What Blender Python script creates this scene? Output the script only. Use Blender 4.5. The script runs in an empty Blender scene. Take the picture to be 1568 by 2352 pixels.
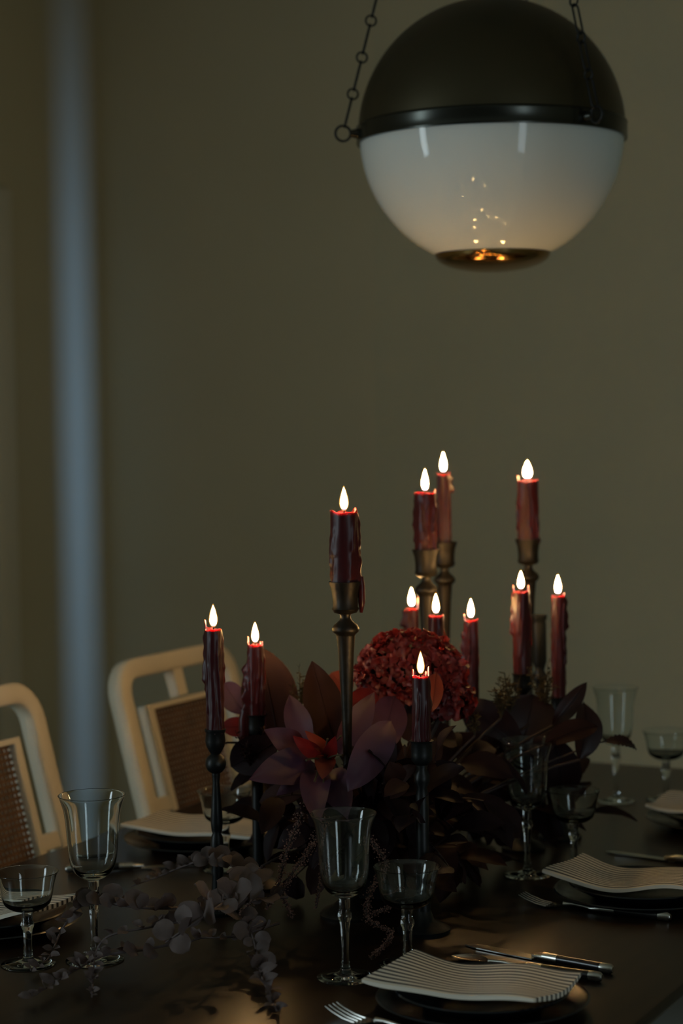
import bpy, math, random
from mathutils import Vector, Matrix, noise

# ------------------------------------------------------------------ camera
SC = bpy.context.scene
FPX, CAMZ = 4573.0, 1.43
YAW, PITCH, ROLL = map(math.radians, (27.5, 2.58, 0.8))
_fh = Vector((-math.sin(YAW), math.cos(YAW), 0)); _r0 = Vector((math.cos(YAW), math.sin(YAW), 0))
FWD = _fh * math.cos(PITCH) - Vector((0, 0, math.sin(PITCH)))
_u0 = _r0.cross(FWD)
RIGHT = _r0 * math.cos(ROLL) - _u0 * math.sin(ROLL)
UP = _u0 * math.cos(ROLL) + _r0 * math.sin(ROLL)
EYE = Vector((0, 0, CAMZ))
cam = bpy.data.cameras.new('camera'); cam_o = bpy.data.objects.new('camera', cam)
SC.collection.objects.link(cam_o)
M3 = Matrix((RIGHT, UP, -FWD)).transposed()
cam_o.matrix_world = Matrix.Translation(EYE) @ M3.to_4x4()
cam.sensor_fit = 'VERTICAL'; cam.sensor_height = 36.0; cam.lens = FPX / 2352 * 36.0
cam.clip_start = 0.05; cam.clip_end = 60
cam.dof.use_dof = True; cam.dof.focus_distance = 2.55; cam.dof.aperture_fstop = 3.6
SC.camera = cam_o

# ------------------------------------------------------------------ world, daylight, exposure
w = bpy.data.worlds.new('dusk_sky'); SC.world = w; w.use_nodes = True
w.node_tree.nodes['Background'].inputs[0].default_value = (0.55, 0.75, 1.0, 1)
w.node_tree.nodes['Background'].inputs[1].default_value = 0.15
vs = SC.view_settings
vs.view_transform = 'Standard'; vs.look = 'None'; vs.exposure = 0.0; vs.gamma = 1.0; vs.use_curve_mapping = False
SC.cycles.caustics_reflective = False; SC.cycles.caustics_refractive = False
SC.cycles.sample_clamp_indirect = 4.0
SC.cycles.use_denoising = True

def area(name, loc, rot, sx, sy, power, col, spread=180):
    l = bpy.data.lights.new(name, 'AREA'); l.shape = 'RECTANGLE'; l.size = sx; l.size_y = sy
    l.energy = power; l.color = col; l.spread = math.radians(spread)
    o = bpy.data.objects.new(name, l); SC.collection.objects.link(o); o.location = loc; o.rotation_euler = rot
    return o
HP = math.pi / 2
# daylight entering by the window on the left wall beside the camera, by the glass door on the right wall
area('window_daylight', (-3.58, -0.1, 1.5), (0, -HP, 0), 1.8, 0.6, 32.0, (0.74, 0.92, 1.0))
area('glass_door_daylight', (1.97, 0.2, 1.1), (0, HP, 0), 1.9, 0.6, 15.0, (0.74, 0.90, 1.0))
# sky seen through the door standing ajar at the far end of the right wall: a narrow stripe on the left wall
area('outdoor_daylight', (8.0, 5.14, 2.0), (0, HP, 0), 2.0, 0.13, 12.5, (0.25, 0.50, 1.0), 30)

# ------------------------------------------------------------------ helpers
R = math.radians
def ray(u, v): return RIGHT * ((u - 784) / FPX) + UP * ((1176 - v) / FPX) + FWD
def P(u, v, depth): return EYE + ray(u, v) * depth          # photo measurement at a known distance
def PL(u, v, z):
    d = ray(u, v); return EYE + d * ((z - CAMZ) / d.z)        # photo measurement on a known height
COL = SC.collection
TZ = 0.76

class MB:
    def __init__(s): s.v = []; s.f = []; s.uv = None
    def add(s, vs, fs):
        o = len(s.v); s.v += [tuple(p) for p in vs]; s.f += [tuple(i + o for i in f) for f in fs]; return s
    def box(s, a, b, T=None):
        x0, y0, z0 = a; x1, y1, z1 = b
        v = [(x0,y0,z0),(x1,y0,z0),(x1,y1,z0),(x0,y1,z0),(x0,y0,z1),(x1,y0,z1),(x1,y1,z1),(x0,y1,z1)]
        if T: v = [T(*p) for p in v]
        return s.add(v, [(3,2,1,0),(4,5,6,7),(0,1,5,4),(1,2,6,5),(2,3,7,6),(3,0,4,7)])
    def bbox(s, a, b, e=0.004):
        # box with chamfered edges
        bm = __import__('bmesh').new()
        import bmesh
        bmesh.ops.create_cube(bm, size=1.0)
        c = [(a[i] + b[i]) / 2 for i in range(3)]; d = [b[i] - a[i] for i in range(3)]
        for q in bm.verts: q.co = Vector([c[i] + q.co[i] * d[i] for i in range(3)])
        bmesh.ops.bevel(bm, geom=bm.edges[:], offset=e, segments=2, affect='EDGES', profile=0.5)
        bm.verts.index_update()
        s.add([q.co[:] for q in bm.verts], [[q.index for q in f.verts] for f in bm.faces]); bm.free()
        return s
    def lathe(s, prof, seg=32, c=(0, 0, 0), rf=None, cap=True):
        n = len(prof); v = []
        for i, (r, z) in enumerate(prof):
            for k in range(seg):
                a = 2 * math.pi * k / seg
                rr = r if rf is None else rf(r, z, a, i)
                v.append((c[0] + rr * math.cos(a), c[1] + rr * math.sin(a), c[2] + z))
        f = []
        for i in range(n - 1):
            for k in range(seg):
                k2 = (k + 1) % seg
                f.append((i*seg + k, i*seg + k2, (i+1)*seg + k2, (i+1)*seg + k))
        if cap:
            if prof[0][0] > 1e-5: f.append(tuple(range(seg))[::-1])
            if prof[-1][0] > 1e-5: f.append(tuple((n-1)*seg + k for k in range(seg)))
        return s.add(v, f)
    def tube(s, pts, rad, seg=8, closed=False, cap=True, flat=1.0):
        pts = [Vector(p) for p in pts]; n = len(pts)
        if not hasattr(rad, '__len__'): rad = [rad] * n
        v = []; prev = None
        for i in range(n):
            a = pts[(i - 1) % n] if (closed or i > 0) else pts[0]
            b = pts[(i + 1) % n] if (closed or i < n - 1) else pts[-1]
            t = (b - a).normalized()
            if prev is None:
                nx = t.orthogonal().normalized()
            else:
                nx = (prev - t * prev.dot(t))
                nx = nx.normalized() if nx.length > 1e-6 else t.orthogonal().normalized()
            prev = nx; ny = t.cross(nx)
            for k in range(seg):
                an = 2 * math.pi * k / seg
                v.append(pts[i] + nx * (math.cos(an) * rad[i]) + ny * (math.sin(an) * rad[i] * flat))
        f = []
        for i in range(n if closed else n - 1):
            i2 = (i + 1) % n
            for k in range(seg):
                k2 = (k + 1) % seg; f.append((i*seg+k, i*seg+k2, i2*seg+k2, i2*seg+k))
        if cap and not closed:
            f.append(tuple(range(seg))[::-1]); f.append(tuple((n-1)*seg + k for k in range(seg)))
        return s.add(v, f)
    def sweep(s, path, hw, hd, T, closed=False):
        """rectangular bar of half-width hw (in the plane) and half-depth hd along a planar path, mapped by T(y,h,t)"""
        n = len(path); v = []
        for i in range(n):
            a = path[(i-1) % n] if (closed or i > 0) else path[0]
            b = path[(i+1) % n] if (closed or i < n-1) else path[-1]
            tx, ty = b[0]-a[0], b[1]-a[1]; L = math.hypot(tx, ty); nx, ny = -ty/L, tx/L
            y, h = path[i]
            c = 0.22 * min(hw, hd)
            for (p, q) in ((-hw+c,-hd),(hw-c,-hd),(hw,-hd+c),(hw,hd-c),(hw-c,hd),(-hw+c,hd),(-hw,hd-c),(-hw,-hd+c)):
                v.append(T(y + nx*p, h + ny*p, q))
        f = []
        for i in range(n if closed else n-1):
            i2 = (i+1) % n
            for k in range(8):
                k2 = (k+1) % 8; f.append((i*8+k, i*8+k2, i2*8+k2, i2*8+k))
        if not closed: f.append(tuple(range(8))[::-1]); f.append(tuple((n-1)*8+k for k in range(8)))
        return s.add(v, f)
    def mesh(s, name, mat=None, smooth=True, angle=None):
        m = bpy.data.meshes.new(name); m.from_pydata(s.v, [], s.f); m.update()
        if mat: m.materials.append(mat)
        if smooth:
            m.polygons.foreach_set('use_smooth', [True] * len(m.polygons))
            if angle:
                m.set_sharp_from_angle(angle=R(angle))
        return m
    def build(s, name, mat, parent=None, smooth=True, angle=40):
        return link(name, s.mesh(name, mat, smooth, angle), parent)

def link(name, data, parent=None, M=None):
    o = bpy.data.objects.new(name, data); COL.objects.link(o)
    if parent: o.parent = parent
    if M is not None: o.matrix_local = M
    return o
def tag(o, label, cat, group=None):
    o['label'] = label; o['category'] = cat
    if group: o['group'] = group
    return o
def thing(name, loc, label, cat, group=None, rz=0.0):
    o = bpy.data.objects.new(name, None); COL.objects.link(o); o.location = loc; o.rotation_euler = (0, 0, rz)
    o.empty_display_size = 0.05
    return tag(o, label, cat, group)
def structure(o): o['kind'] = 'structure'; return o
def rel(pts, c): c = Vector(c); return [Vector(p) - c for p in pts]

# ------------------------------------------------------------------ materials
def mat(name, col, rough=0.5, metal=0.0, spec=0.5, coat=0.0, bump=None, var=None, sss=None, trans=0.0, sheen=0.0):
    m = bpy.data.materials.new(name); m.use_nodes = True; nt = m.node_tree; b = nt.nodes['Principled BSDF']
    b.inputs['Base Color'].default_value = (*col, 1); b.inputs['Roughness'].default_value = rough
    b.inputs['Metallic'].default_value = metal; b.inputs['Specular IOR Level'].default_value = spec
    b.inputs['Coat Weight'].default_value = coat; b.inputs['Sheen Weight'].default_value = sheen
    if var or bump:
        tc = nt.nodes.new('ShaderNodeTexCoord')
    if var:                       # (scale, amount) natural colour variation
        n = nt.nodes.new('ShaderNodeTexNoise'); n.inputs['Scale'].default_value = var[0]; n.inputs['Detail'].default_value = 4
        nt.links.new(tc.outputs['Object'], n.inputs['Vector'])
        r = nt.nodes.new('ShaderNodeValToRGB')
        lo = [c * (1 - var[1]) for c in col]; hi = [min(1, c * (1 + var[1])) for c in col]
        r.color_ramp.elements[0].position = .3; r.color_ramp.elements[1].position = .7
        r.color_ramp.elements[0].color = (*lo, 1); r.color_ramp.elements[1].color = (*hi, 1)
        nt.links.new(n.outputs['Fac'], r.inputs['Fac']); nt.links.new(r.outputs['Color'], b.inputs['Base Color'])
    if bump:
        n2 = nt.nodes.new('ShaderNodeTexNoise'); n2.inputs['Scale'].default_value = bump[0]; n2.inputs['Detail'].default_value = 5
        nt.links.new(tc.outputs['Object'], n2.inputs['Vector'])
        bp = nt.nodes.new('ShaderNodeBump'); bp.inputs['Strength'].default_value = bump[1]; bp.inputs['Distance'].default_value = bump[2]
        nt.links.new(n2.outputs['Fac'], bp.inputs['Height']); nt.links.new(bp.outputs['Normal'], b.inputs['Normal'])
    if sss:
        b.inputs['Subsurface Weight'].default_value = sss[0]; b.inputs['Subsurface Radius'].default_value = sss[1]
        b.inputs['Subsurface Scale'].default_value = sss[2]
    if trans:                     # light passing through thin leaves and petals
        t = nt.nodes.new('ShaderNodeBsdfTranslucent'); t.inputs['Color'].default_value = (*[min(1, c * 1.6) for c in col], 1)
        mx = nt.nodes.new('ShaderNodeMixShader'); mx.inputs[0].default_value = trans
        out = nt.nodes['Material Output']
        nt.links.new(b.outputs[0], mx.inputs[1]); nt.links.new(t.outputs[0], mx.inputs[2]); nt.links.new(mx.outputs[0], out.inputs[0])
    return m

M = {}
M['wall'] = mat('plaster_wall', (0.63, 0.575, 0.405), 0.9, bump=(60, .15, .002), var=(1.2, .05))
M['darkwall'] = mat('darkened_near_wall', (0.13, 0.12, 0.09), 0.9)  # unseen near wall, colour darkened so the glasses reflect less light from it
M['ceil'] = mat('ceiling_paint', (0.5, 0.48, 0.40), 0.95)
M['trim'] = mat('trim_paint', (0.78, 0.74, 0.62), 0.55)
M['floor'] = mat('pale_floor', (0.40, 0.44, 0.36), 0.5, var=(2, .1))
M['chair'] = mat('cream_chair_paint', (0.74, 0.66, 0.52), 0.5, var=(9, .04))
M['cane'] = mat('woven_cane', (0.115, 0.055, 0.024), 0.6, var=(40, .3))
M['cushion'] = mat('seat_cloth', (0.75, 0.76, 0.66), 0.9)
M['wood'] = mat('dark_table_wood', (0.030, 0.0165, 0.009), 0.30, spec=0.35)
M['bronze'] = mat('dark_bronze', (0.08, 0.068, 0.04), 0.40, metal=0.85, bump=(35, .1, .001))
M['bronze_band'] = mat('polished_bronze_band', (0.05, 0.052, 0.045), 0.25, metal=0.9)
M['brass'] = mat('brass_cap', (0.42, 0.24, 0.09), 0.16, metal=1.0)
M['opal'] = mat('opal_glass', (0.74, 0.79, 0.79), 0.045, spec=0.28, sss=(.3, (1, 1, 1), .02))
M['iron'] = mat('blackened_iron', (0.006, 0.007, 0.007), 0.42, metal=0.0, spec=0.35, bump=(90, .2, .002))
M['oldbrass'] = mat('aged_brass', (0.017, 0.0135, 0.009), 0.45, metal=0.6, bump=(120, .25, .002), var=(60, .4))
M['wax'] = mat('oxblood_wax', (0.046, 0.0052, 0.0075), 0.36, spec=0.3, sss=(.55, (1.0, .14, .07), .016), var=(90, .12))
M['wick'] = mat('burnt_wick', (0.01, 0.008, 0.007), 0.9)
M['plate'] = mat('black_glazed_stoneware', (0.008, 0.011, 0.015), 0.22, spec=0.5, bump=(40, .1, .001))
M['silver'] = mat('brushed_silver', (0.55, 0.54, 0.5), 0.25, metal=1.0)
M['handle'] = mat('black_horn_handle', (0.008, 0.007, 0.007), 0.25)
M['purple'] = mat('plum_petal', (0.072, 0.024, 0.046), 0.55, trans=.25, var=(14, .25))
M['red'] = mat('crimson_petal', (0.14, 0.009, 0.010), 0.55, trans=.35, var=(20, .25))
M['orange'] = mat('rust_petal', (0.17, 0.028, 0.014), 0.6, trans=.4, var=(16, .2))
M['hyd'] = mat('crimson_hydrangea_floret', (0.17, 0.016, 0.018), 0.5, trans=.3, var=(30, .45))
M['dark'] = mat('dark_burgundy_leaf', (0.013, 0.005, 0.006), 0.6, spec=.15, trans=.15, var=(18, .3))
M['brownleaf'] = mat('copper_brown_leaf', (0.034, 0.013, 0.010), 0.65, spec=.15, trans=.2, var=(15, .25))
M['magnolia'] = mat('magnolia_leaf', (0.022, 0.008, 0.008), 0.42, spec=.3, trans=.12, var=(12, .25))
M['moss'] = mat('dried_olive_filler', (0.055, 0.040, 0.016), 0.8, trans=.2, var=(40, .3))
M['stem'] = mat('dark_stem', (0.03, 0.016, 0.012), 0.7)
M['euc'] = mat('dusty_mauve_eucalyptus', (0.115, 0.082, 0.074), 0.7, trans=.15, var=(25, .2))
M['eucstem'] = mat('eucalyptus_stem', (0.11, 0.08, 0.075), 0.7)
M['amar'] = mat('dried_amaranth', (0.19, 0.095, 0.07), 0.85, var=(60, .4))
M['bowl'] = mat('black_flower_bowl', (0.01, 0.01, 0.01), 0.4)

# glass
g = bpy.data.materials.new('clear_ribbed_glass'); g.use_nodes = True; nt = g.node_tree
nt.nodes.remove(nt.nodes['Principled BSDF']); gb = nt.nodes.new('ShaderNodeBsdfGlass')
gb.inputs['IOR'].default_value = 1.42; gb.inputs['Roughness'].default_value = 0.0; gb.inputs['Color'].default_value = (.97, .985, .98, 1)
nt.links.new(gb.outputs[0], nt.nodes['Material Output'].inputs[0]); M['glass'] = g

# flame: bright core and a thin translucent mantle
def flame_mats():
    m = bpy.data.materials.new('flame_core'); m.use_nodes = True; nt = m.node_tree; nt.nodes.clear()
    out = nt.nodes.new('ShaderNodeOutputMaterial'); em = nt.nodes.new('ShaderNodeEmission')
    tc = nt.nodes.new('ShaderNodeTexCoord'); sx = nt.nodes.new('ShaderNodeSeparateXYZ')
    nt.links.new(tc.outputs['Generated'], sx.inputs[0])
    cr = nt.nodes.new('ShaderNodeValToRGB'); e = cr.color_ramp.elements
    e[0].position = 0.0; e[0].color = (.10, .16, .6, 1); e[1].position = .22; e[1].color = (1, .62, .24, 1)
    x = e.new(1.0); x.color = (1, .50, .13, 1)
    st = nt.nodes.new('ShaderNodeMapRange'); st.inputs[1].default_value = 0.05; st.inputs[2].default_value = .3
    st.inputs[3].default_value = 1.2; st.inputs[4].default_value = FLAME
    nt.links.new(sx.outputs[2], cr.inputs[0]); nt.links.new(sx.outputs[2], st.inputs[0])
    nt.links.new(cr.outputs[0], em.inputs[0]); nt.links.new(st.outputs[0], em.inputs[1]); nt.links.new(em.outputs[0], out.inputs[0])
    m2 = bpy.data.materials.new('flame_mantle'); m2.use_nodes = True; nt = m2.node_tree; nt.nodes.clear()
    out = nt.nodes.new('ShaderNodeOutputMaterial'); em = nt.nodes.new('ShaderNodeEmission'); tr = nt.nodes.new('ShaderNodeBsdfTransparent')
    em.inputs[0].default_value = (1, .45, .08, 1); em.inputs[1].default_value = .55
    ad = nt.nodes.new('ShaderNodeAddShader'); nt.links.new(em.outputs[0], ad.inputs[0]); nt.links.new(tr.outputs[0], ad.inputs[1])
    nt.links.new(ad.outputs[0], out.inputs[0])
    return m, m2
FLAME = 290.0
M['flame'], M['mantle'] = flame_mats()

# striped linen: stripes follow the cloth (UV)
def linen():
    m = bpy.data.materials.new('striped_linen'); m.use_nodes = True; nt = m.node_tree; b = nt.nodes['Principled BSDF']
    b.inputs['Roughness'].default_value = .9; b.inputs['Sheen Weight'].default_value = .1
    uv = nt.nodes.new('ShaderNodeUVMap'); sx = nt.nodes.new('ShaderNodeSeparateXYZ'); nt.links.new(uv.outputs[0], sx.inputs[0])
    mu = nt.nodes.new('ShaderNodeMath'); mu.operation = 'MULTIPLY'; mu.inputs[1].default_value = 13
    fr = nt.nodes.new('ShaderNodeMath'); fr.operation = 'FRACT'
    nt.links.new(sx.outputs[1], mu.inputs[0]); nt.links.new(mu.outputs[0], fr.inputs[0])
    cr = nt.nodes.new('ShaderNodeValToRGB'); e = cr.color_ramp.elements
    e[0].position = .0; e[0].color = (.80, .73, .60, 1); e[1].position = .50; e[1].color = (.80, .73, .60, 1)
    for p, c in ((.56, (.035, .028, .024, 1)), (.94, (.035, .028, .024, 1)), (1.0, (.80, .73, .60, 1))):
        k = e.new(p); k.color = c
    nt.links.new(fr.outputs[0], cr.inputs[0]); nt.links.new(cr.outputs[0], b.inputs['Base Color'])
    wv = nt.nodes.new('ShaderNodeTexNoise'); wv.inputs['Scale'].default_value = 400
    bp = nt.nodes.new('ShaderNodeBump'); bp.inputs['Strength'].default_value = .2; bp.inputs['Distance'].default_value = .001
    nt.links.new(uv.outputs[0], wv.inputs['Vector']); nt.links.new(wv.outputs[0], bp.inputs['Height']); nt.links.new(bp.outputs[0], b.inputs['Normal'])
    return m
M['linen'] = linen()
# wood grain on the table
nt = M['wood'].node_tree; b = nt.nodes['Principled BSDF']
tc = nt.nodes.new('ShaderNodeTexCoord'); mp = nt.nodes.new('ShaderNodeMapping'); mp.inputs['Scale'].default_value = (14, 1.1, 1)
n1 = nt.nodes.new('ShaderNodeTexNoise'); n1.inputs['Scale'].default_value = 3; n1.inputs['Detail'].default_value = 6; n1.inputs['Distortion'].default_value = .6
cr = nt.nodes.new('ShaderNodeValToRGB'); cr.color_ramp.elements[0].position = .35; cr.color_ramp.elements[1].position = .75
cr.color_ramp.elements[0].color = (.011, .0066, .004, 1); cr.color_ramp.elements[1].color = (.028, .0155, .008, 1)
nt.links.new(tc.outputs['Object'], mp.inputs[0]); nt.links.new(mp.outputs[0], n1.inputs['Vector']); nt.links.new(n1.outputs[0], cr.inputs[0]); nt.links.new(cr.outputs[0], b.inputs['Base Color'])

# ------------------------------------------------------------------ the room
XL, XR, YN, YF, ZC = -3.6, 2.0, -1.6, 5.3, 2.9
T_ = 0.12
def wall(name, boxes, mk='wall'):
    m = MB()
    for a, b in boxes: m.box(a, b)
    return structure(m.build(name, M[mk], smooth=False))
structure(MB().box((XL-.2, YN-.2, -.1), (XR+.2, YF+.2, 0)).build('floor', M['floor'], smooth=False))
structure(MB().box((XL-.2, YN-.2, ZC), (XR+.2, YF+.2, ZC+.1)).build('ceiling', M['ceil'], smooth=False))
# left wall with a doorway near the corner
wall('wall_left', [((XL-T_, YN, 0), (XL, -.42, ZC)), ((XL-T_, 0.22, 0), (XL, 3.88, ZC)), ((XL-T_, -.42, 0), (XL, 0.22, .60)), ((XL-T_, -.42, 2.40), (XL, 0.22, ZC)), ((XL-T_, 4.70, 0), (XL, YF, ZC)), ((XL-T_, 3.88, 2.03), (XL, 4.70, ZC))])
wall('wall_far', [((XL-T_, YF, 0), (XR+T_, YF+T_, ZC))])
wall('wall_near', [((XL-T_, YN-T_, 0), (XR+T_, YN, ZC))], 'darkwall')
SY0, SY1 = 5.10, 5.18
wall('wall_right', [((XR, YN, 0), (XR+T_, -.12, ZC)), ((XR, 0.52, 0), (XR+T_, SY0-.78, ZC)), ((XR, SY1, 0), (XR+T_, YF, ZC)),
                    ((XR, -.12, 2.08), (XR+T_, 0.52, ZC)), ((XR, SY0-.78, 2.1), (XR+T_, SY1, ZC))])
# door standing ajar: the leaf leaves a narrow gap
d2 = structure(MB().bbox((XR+.03, SY0-.78, .005), (XR+.075, SY0, 2.1), .003).build('door_2', M['trim']))
MB().lathe([(0, 0), (.012, 0), (.012, .04), (.028, .05), (.028, .075), (0, .085)], 20).build('door_knob', M['brass'], d2).matrix_local = Matrix.Translation((XR+.03, SY0-.07, 1.0)) @ Matrix.Rotation(-HP, 4, 'Y')
# doorway with casing on the left wall
d1 = structure(MB().bbox((XL-.10, 3.88, .005), (XL-.06, 4.70, 2.03), .003).build('door_1', M['trim']))
for (z0, z1) in ((.2, .95), (1.1, 1.9)):
    for (y0, y1) in ((3.98, 4.25), (4.33, 4.60)):
        MB().bbox((XL-.065, y0, z0), (XL-.052, y1, z1), .006).build('door_panel', M['trim'], d1)
MB().lathe([(0, 0), (.012, 0), (.012, .035), (.027, .045), (.027, .07), (0, .08)], 20).build('door_knob', M['brass'], d1).matrix_local = Matrix.Translation((XL-.06, 3.96, 1.0)) @ Matrix.Rotation(HP, 4, 'Y')
t1 = structure(MB().bbox((XL, 4.70, 0), (XL+.022, 4.80, 2.13), .006).build('trim_1', M['trim']))
MB().bbox((XL, 3.78, 0), (XL+.022, 3.88, 2.13), .006).build('casing_leg', M['trim'], t1)
MB().bbox((XL, 3.88, 2.03), (XL+.022, 4.70, 2.13), .006).build('casing_head', M['trim'], t1)
for nm, a, b_ in (('baseboard_left', (XL, 4.80, 0), (XL+.015, YF, .11)), ('baseboard_far', (XL+.015, YF-.015, 0), (XR, YF, .11))):
    structure(MB().bbox(a, b_, .004).build(nm, M['trim']))
# windows (beside and behind the camera)
def window(name, sg, c0, c1, z0, z1, fixed, nv, nh):
    m = MB(); t = .05
    def bx(a0, a1, b0, b1):
        m.box((fixed+.03*sg, a0, b0), (fixed+.08*sg, a1, b1))
    bx(c0, c1, z0, z0+t); bx(c0, c1, z1-t, z1); bx(c0, c0+t, z0+t, z1-t); bx(c1-t, c1, z0+t, z1-t)
    o = structure(m.build(name, M['trim'], smooth=False))
    for i in range(1, nv):
        m = MB(); a = c0 + (c1-c0)*i/nv
        m.box((fixed+.04*sg, a-.012, z0+t), (fixed+.07*sg, a+.012, z1-t))
        m.build('muntin', M['trim'], o, smooth=False)
    for i in range(1, nh):
        m = MB(); a = z0 + (z1-z0)*i/nh
        m.box((fixed+.04*sg, c0+t, a-.012), (fixed+.07*sg, c1-t, a+.012))
        m.build('muntin', M['trim'], o, smooth=False)
window('window_1', -1, -.42, 0.22, .60, 2.40, XL, 2, 3)
window('window_2', 1, -.12, 0.52, .02, 2.08, XR, 2, 4)

# ------------------------------------------------------------------ table
TX0, TX1, TY0, TY1 = -1.855, -0.725, 1.10, 3.655
t = thing('dining_table', ((TX0+TX1)/2, (TY0+TY1)/2, 0), 'long dark wooden dining table set for dinner', 'table')
cx, cy = (TX0+TX1)/2, (TY0+TY1)/2
MB().bbox((TX0-cx, TY0-cy, TZ-.020), (TX1-cx, TY1-cy, TZ), .006).build('table_top', M['wood'], t)
for sx in (-1, 1):
    MB().bbox((sx*.38-.012, -1.08, .66), (sx*.38+.012, 1.08, TZ-.019), .003).build('apron', M['wood'], t)
for sy in (-1, 1):
    MB().bbox((-.37, sy*1.08-.012, .66), (.37, sy*1.08+.012, TZ-.019), .003).build('apron', M['wood'], t)
for sx in (-1, 1):
    for sy in (-1, 1):
        MB().bbox((sx*.38-.035, sy*1.08-.035, 0), (sx*.38+.035, sy*1.08+.035, TZ-.019), .006).build('leg', M['wood'], t)

# ------------------------------------------------------------------ pendant lamp
lc = P(1128, 308, 3.277); LR = 306/FPX*3.277
lamp = thing('pendant_lamp', lc, 'globe pendant lamp with dark bronze dome and white opal glass bowl', 'pendant lamp')
prof = [(LR*1.0*math.cos(R(a)), LR*math.sin(R(a))) for a in range(4, 91, 3)] + [(0, LR)]
MB().lathe(prof, 96, cap=False).build('dome', M['bronze'], lamp)
bh = .0138
MB().lathe([(LR*.985, -bh), (LR*1.012, -bh), (LR*1.014, -bh+.002), (LR*1.012, -bh+.004), (LR*1.012, bh-.004), (LR*1.016, bh-.002), (LR*1.012, bh), (LR*.985, bh+.001)], 128, cap=False).build('band', M['bronze_band'], lamp)
a0 = -math.degrees(math.acos(132/306))
prof = [(LR*.99*math.cos(R(a)), LR*.99*math.sin(R(a))) for a in [a0 + (-3-a0)*i/30 for i in range(31)]]
MB().lathe(prof, 128, cap=False).build('glass_bowl', M['opal'], lamp)
zr = math.sin(R(a0))*LR; rr = math.cos(R(a0))*LR
prof = [(0, zr - .0285)] + [(rr*math.sin(R(x)), zr - .0285*math.cos(R(x))) for x in range(8, 91, 6)] + [(rr*1.01, zr+.002), (rr*.97, zr+.004), (0, zr+.004)]
MB().lathe(prof, 96, cap=False).build('bottom_cap', M['brass'], lamp)
apex = Vector((0, 0, .87))
MB().lathe([(0, .845), (.018, .85), (.022, .865), (.008, .885), (.007, ZC-lc.z-.03), (.06, ZC-lc.z-.028), (.065, ZC-lc.z+.001), (0, ZC-lc.z+.001)], 32).build('canopy_rod', M['bronze'], lamp)
def ringmesh(r, wr, name, stretch=0):
    pts = []
    for k in range(28):
        a = 2*math.pi*k/28; z = r*math.sin(a)
        z += stretch if math.sin(a) > 1e-6 else (-stretch if math.sin(a) < -1e-6 else 0)
        pts.append((r*math.cos(a), 0, z))
    if stretch:
        pts = [(r*math.cos(R(a)), 0, stretch + r*math.sin(R(a))) for a in range(0, 181, 15)] + [(r*math.cos(R(a)), 0, -stretch + r*math.sin(R(a))) for a in range(180, 361, 15)]
    return MB().tube(pts, wr, 8, closed=True).mesh(name, M['iron'])
mring = ringmesh(.0085, .0017, 'chain_ring'); mlink = ringmesh(.0062, .0017, 'chain_link', .0185); mhook = ringmesh(.0125, .0022, 'hook_ring')
CR_, CF_ = Vector((RIGHT.x, RIGHT.y, 0)).normalized(), Vector((FWD.x, FWD.y, 0)).normalized()
for az in (187, 307, 67):
    d = (CR_*math.cos(R(az)) + CF_*math.sin(R(az))); tang = Vector((0, 0, 1)).cross(d)
    hk = d*(LR*1.012 + .024)
    arm = MB().tube([d*(LR*1.0), d*(LR*1.012+.006), d*(LR*1.012+.013)], [.009, .007, .0055], 12).build('chain_bracket', M['bronze_band'], lamp)
    def mtx(pos, x, z):
        z = z.normalized(); y = z.cross(x).normalized(); x = y.cross(z)
        m = Matrix((x, y, z)).transposed().to_4x4(); m.translation = pos; return m
    link('hook_ring', mhook, arm, mtx(hk, d, Vector((0, 0, 1))))
    top = apex + d*.015; cd = (top - hk).normalized(); L = (top-hk).length
    s = .0125; pitch = .0615
    k = 0
    while s + .0185*2 + .0062 < L + .01:
        link('chain_link', mlink, arm, mtx(hk + cd*(s + .0228), tang, cd))
        if s + pitch < L: link('chain_ring', mring, arm, mtx(hk + cd*(s + .0228 + .0307), d, cd))
        s += pitch; k += 1

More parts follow.
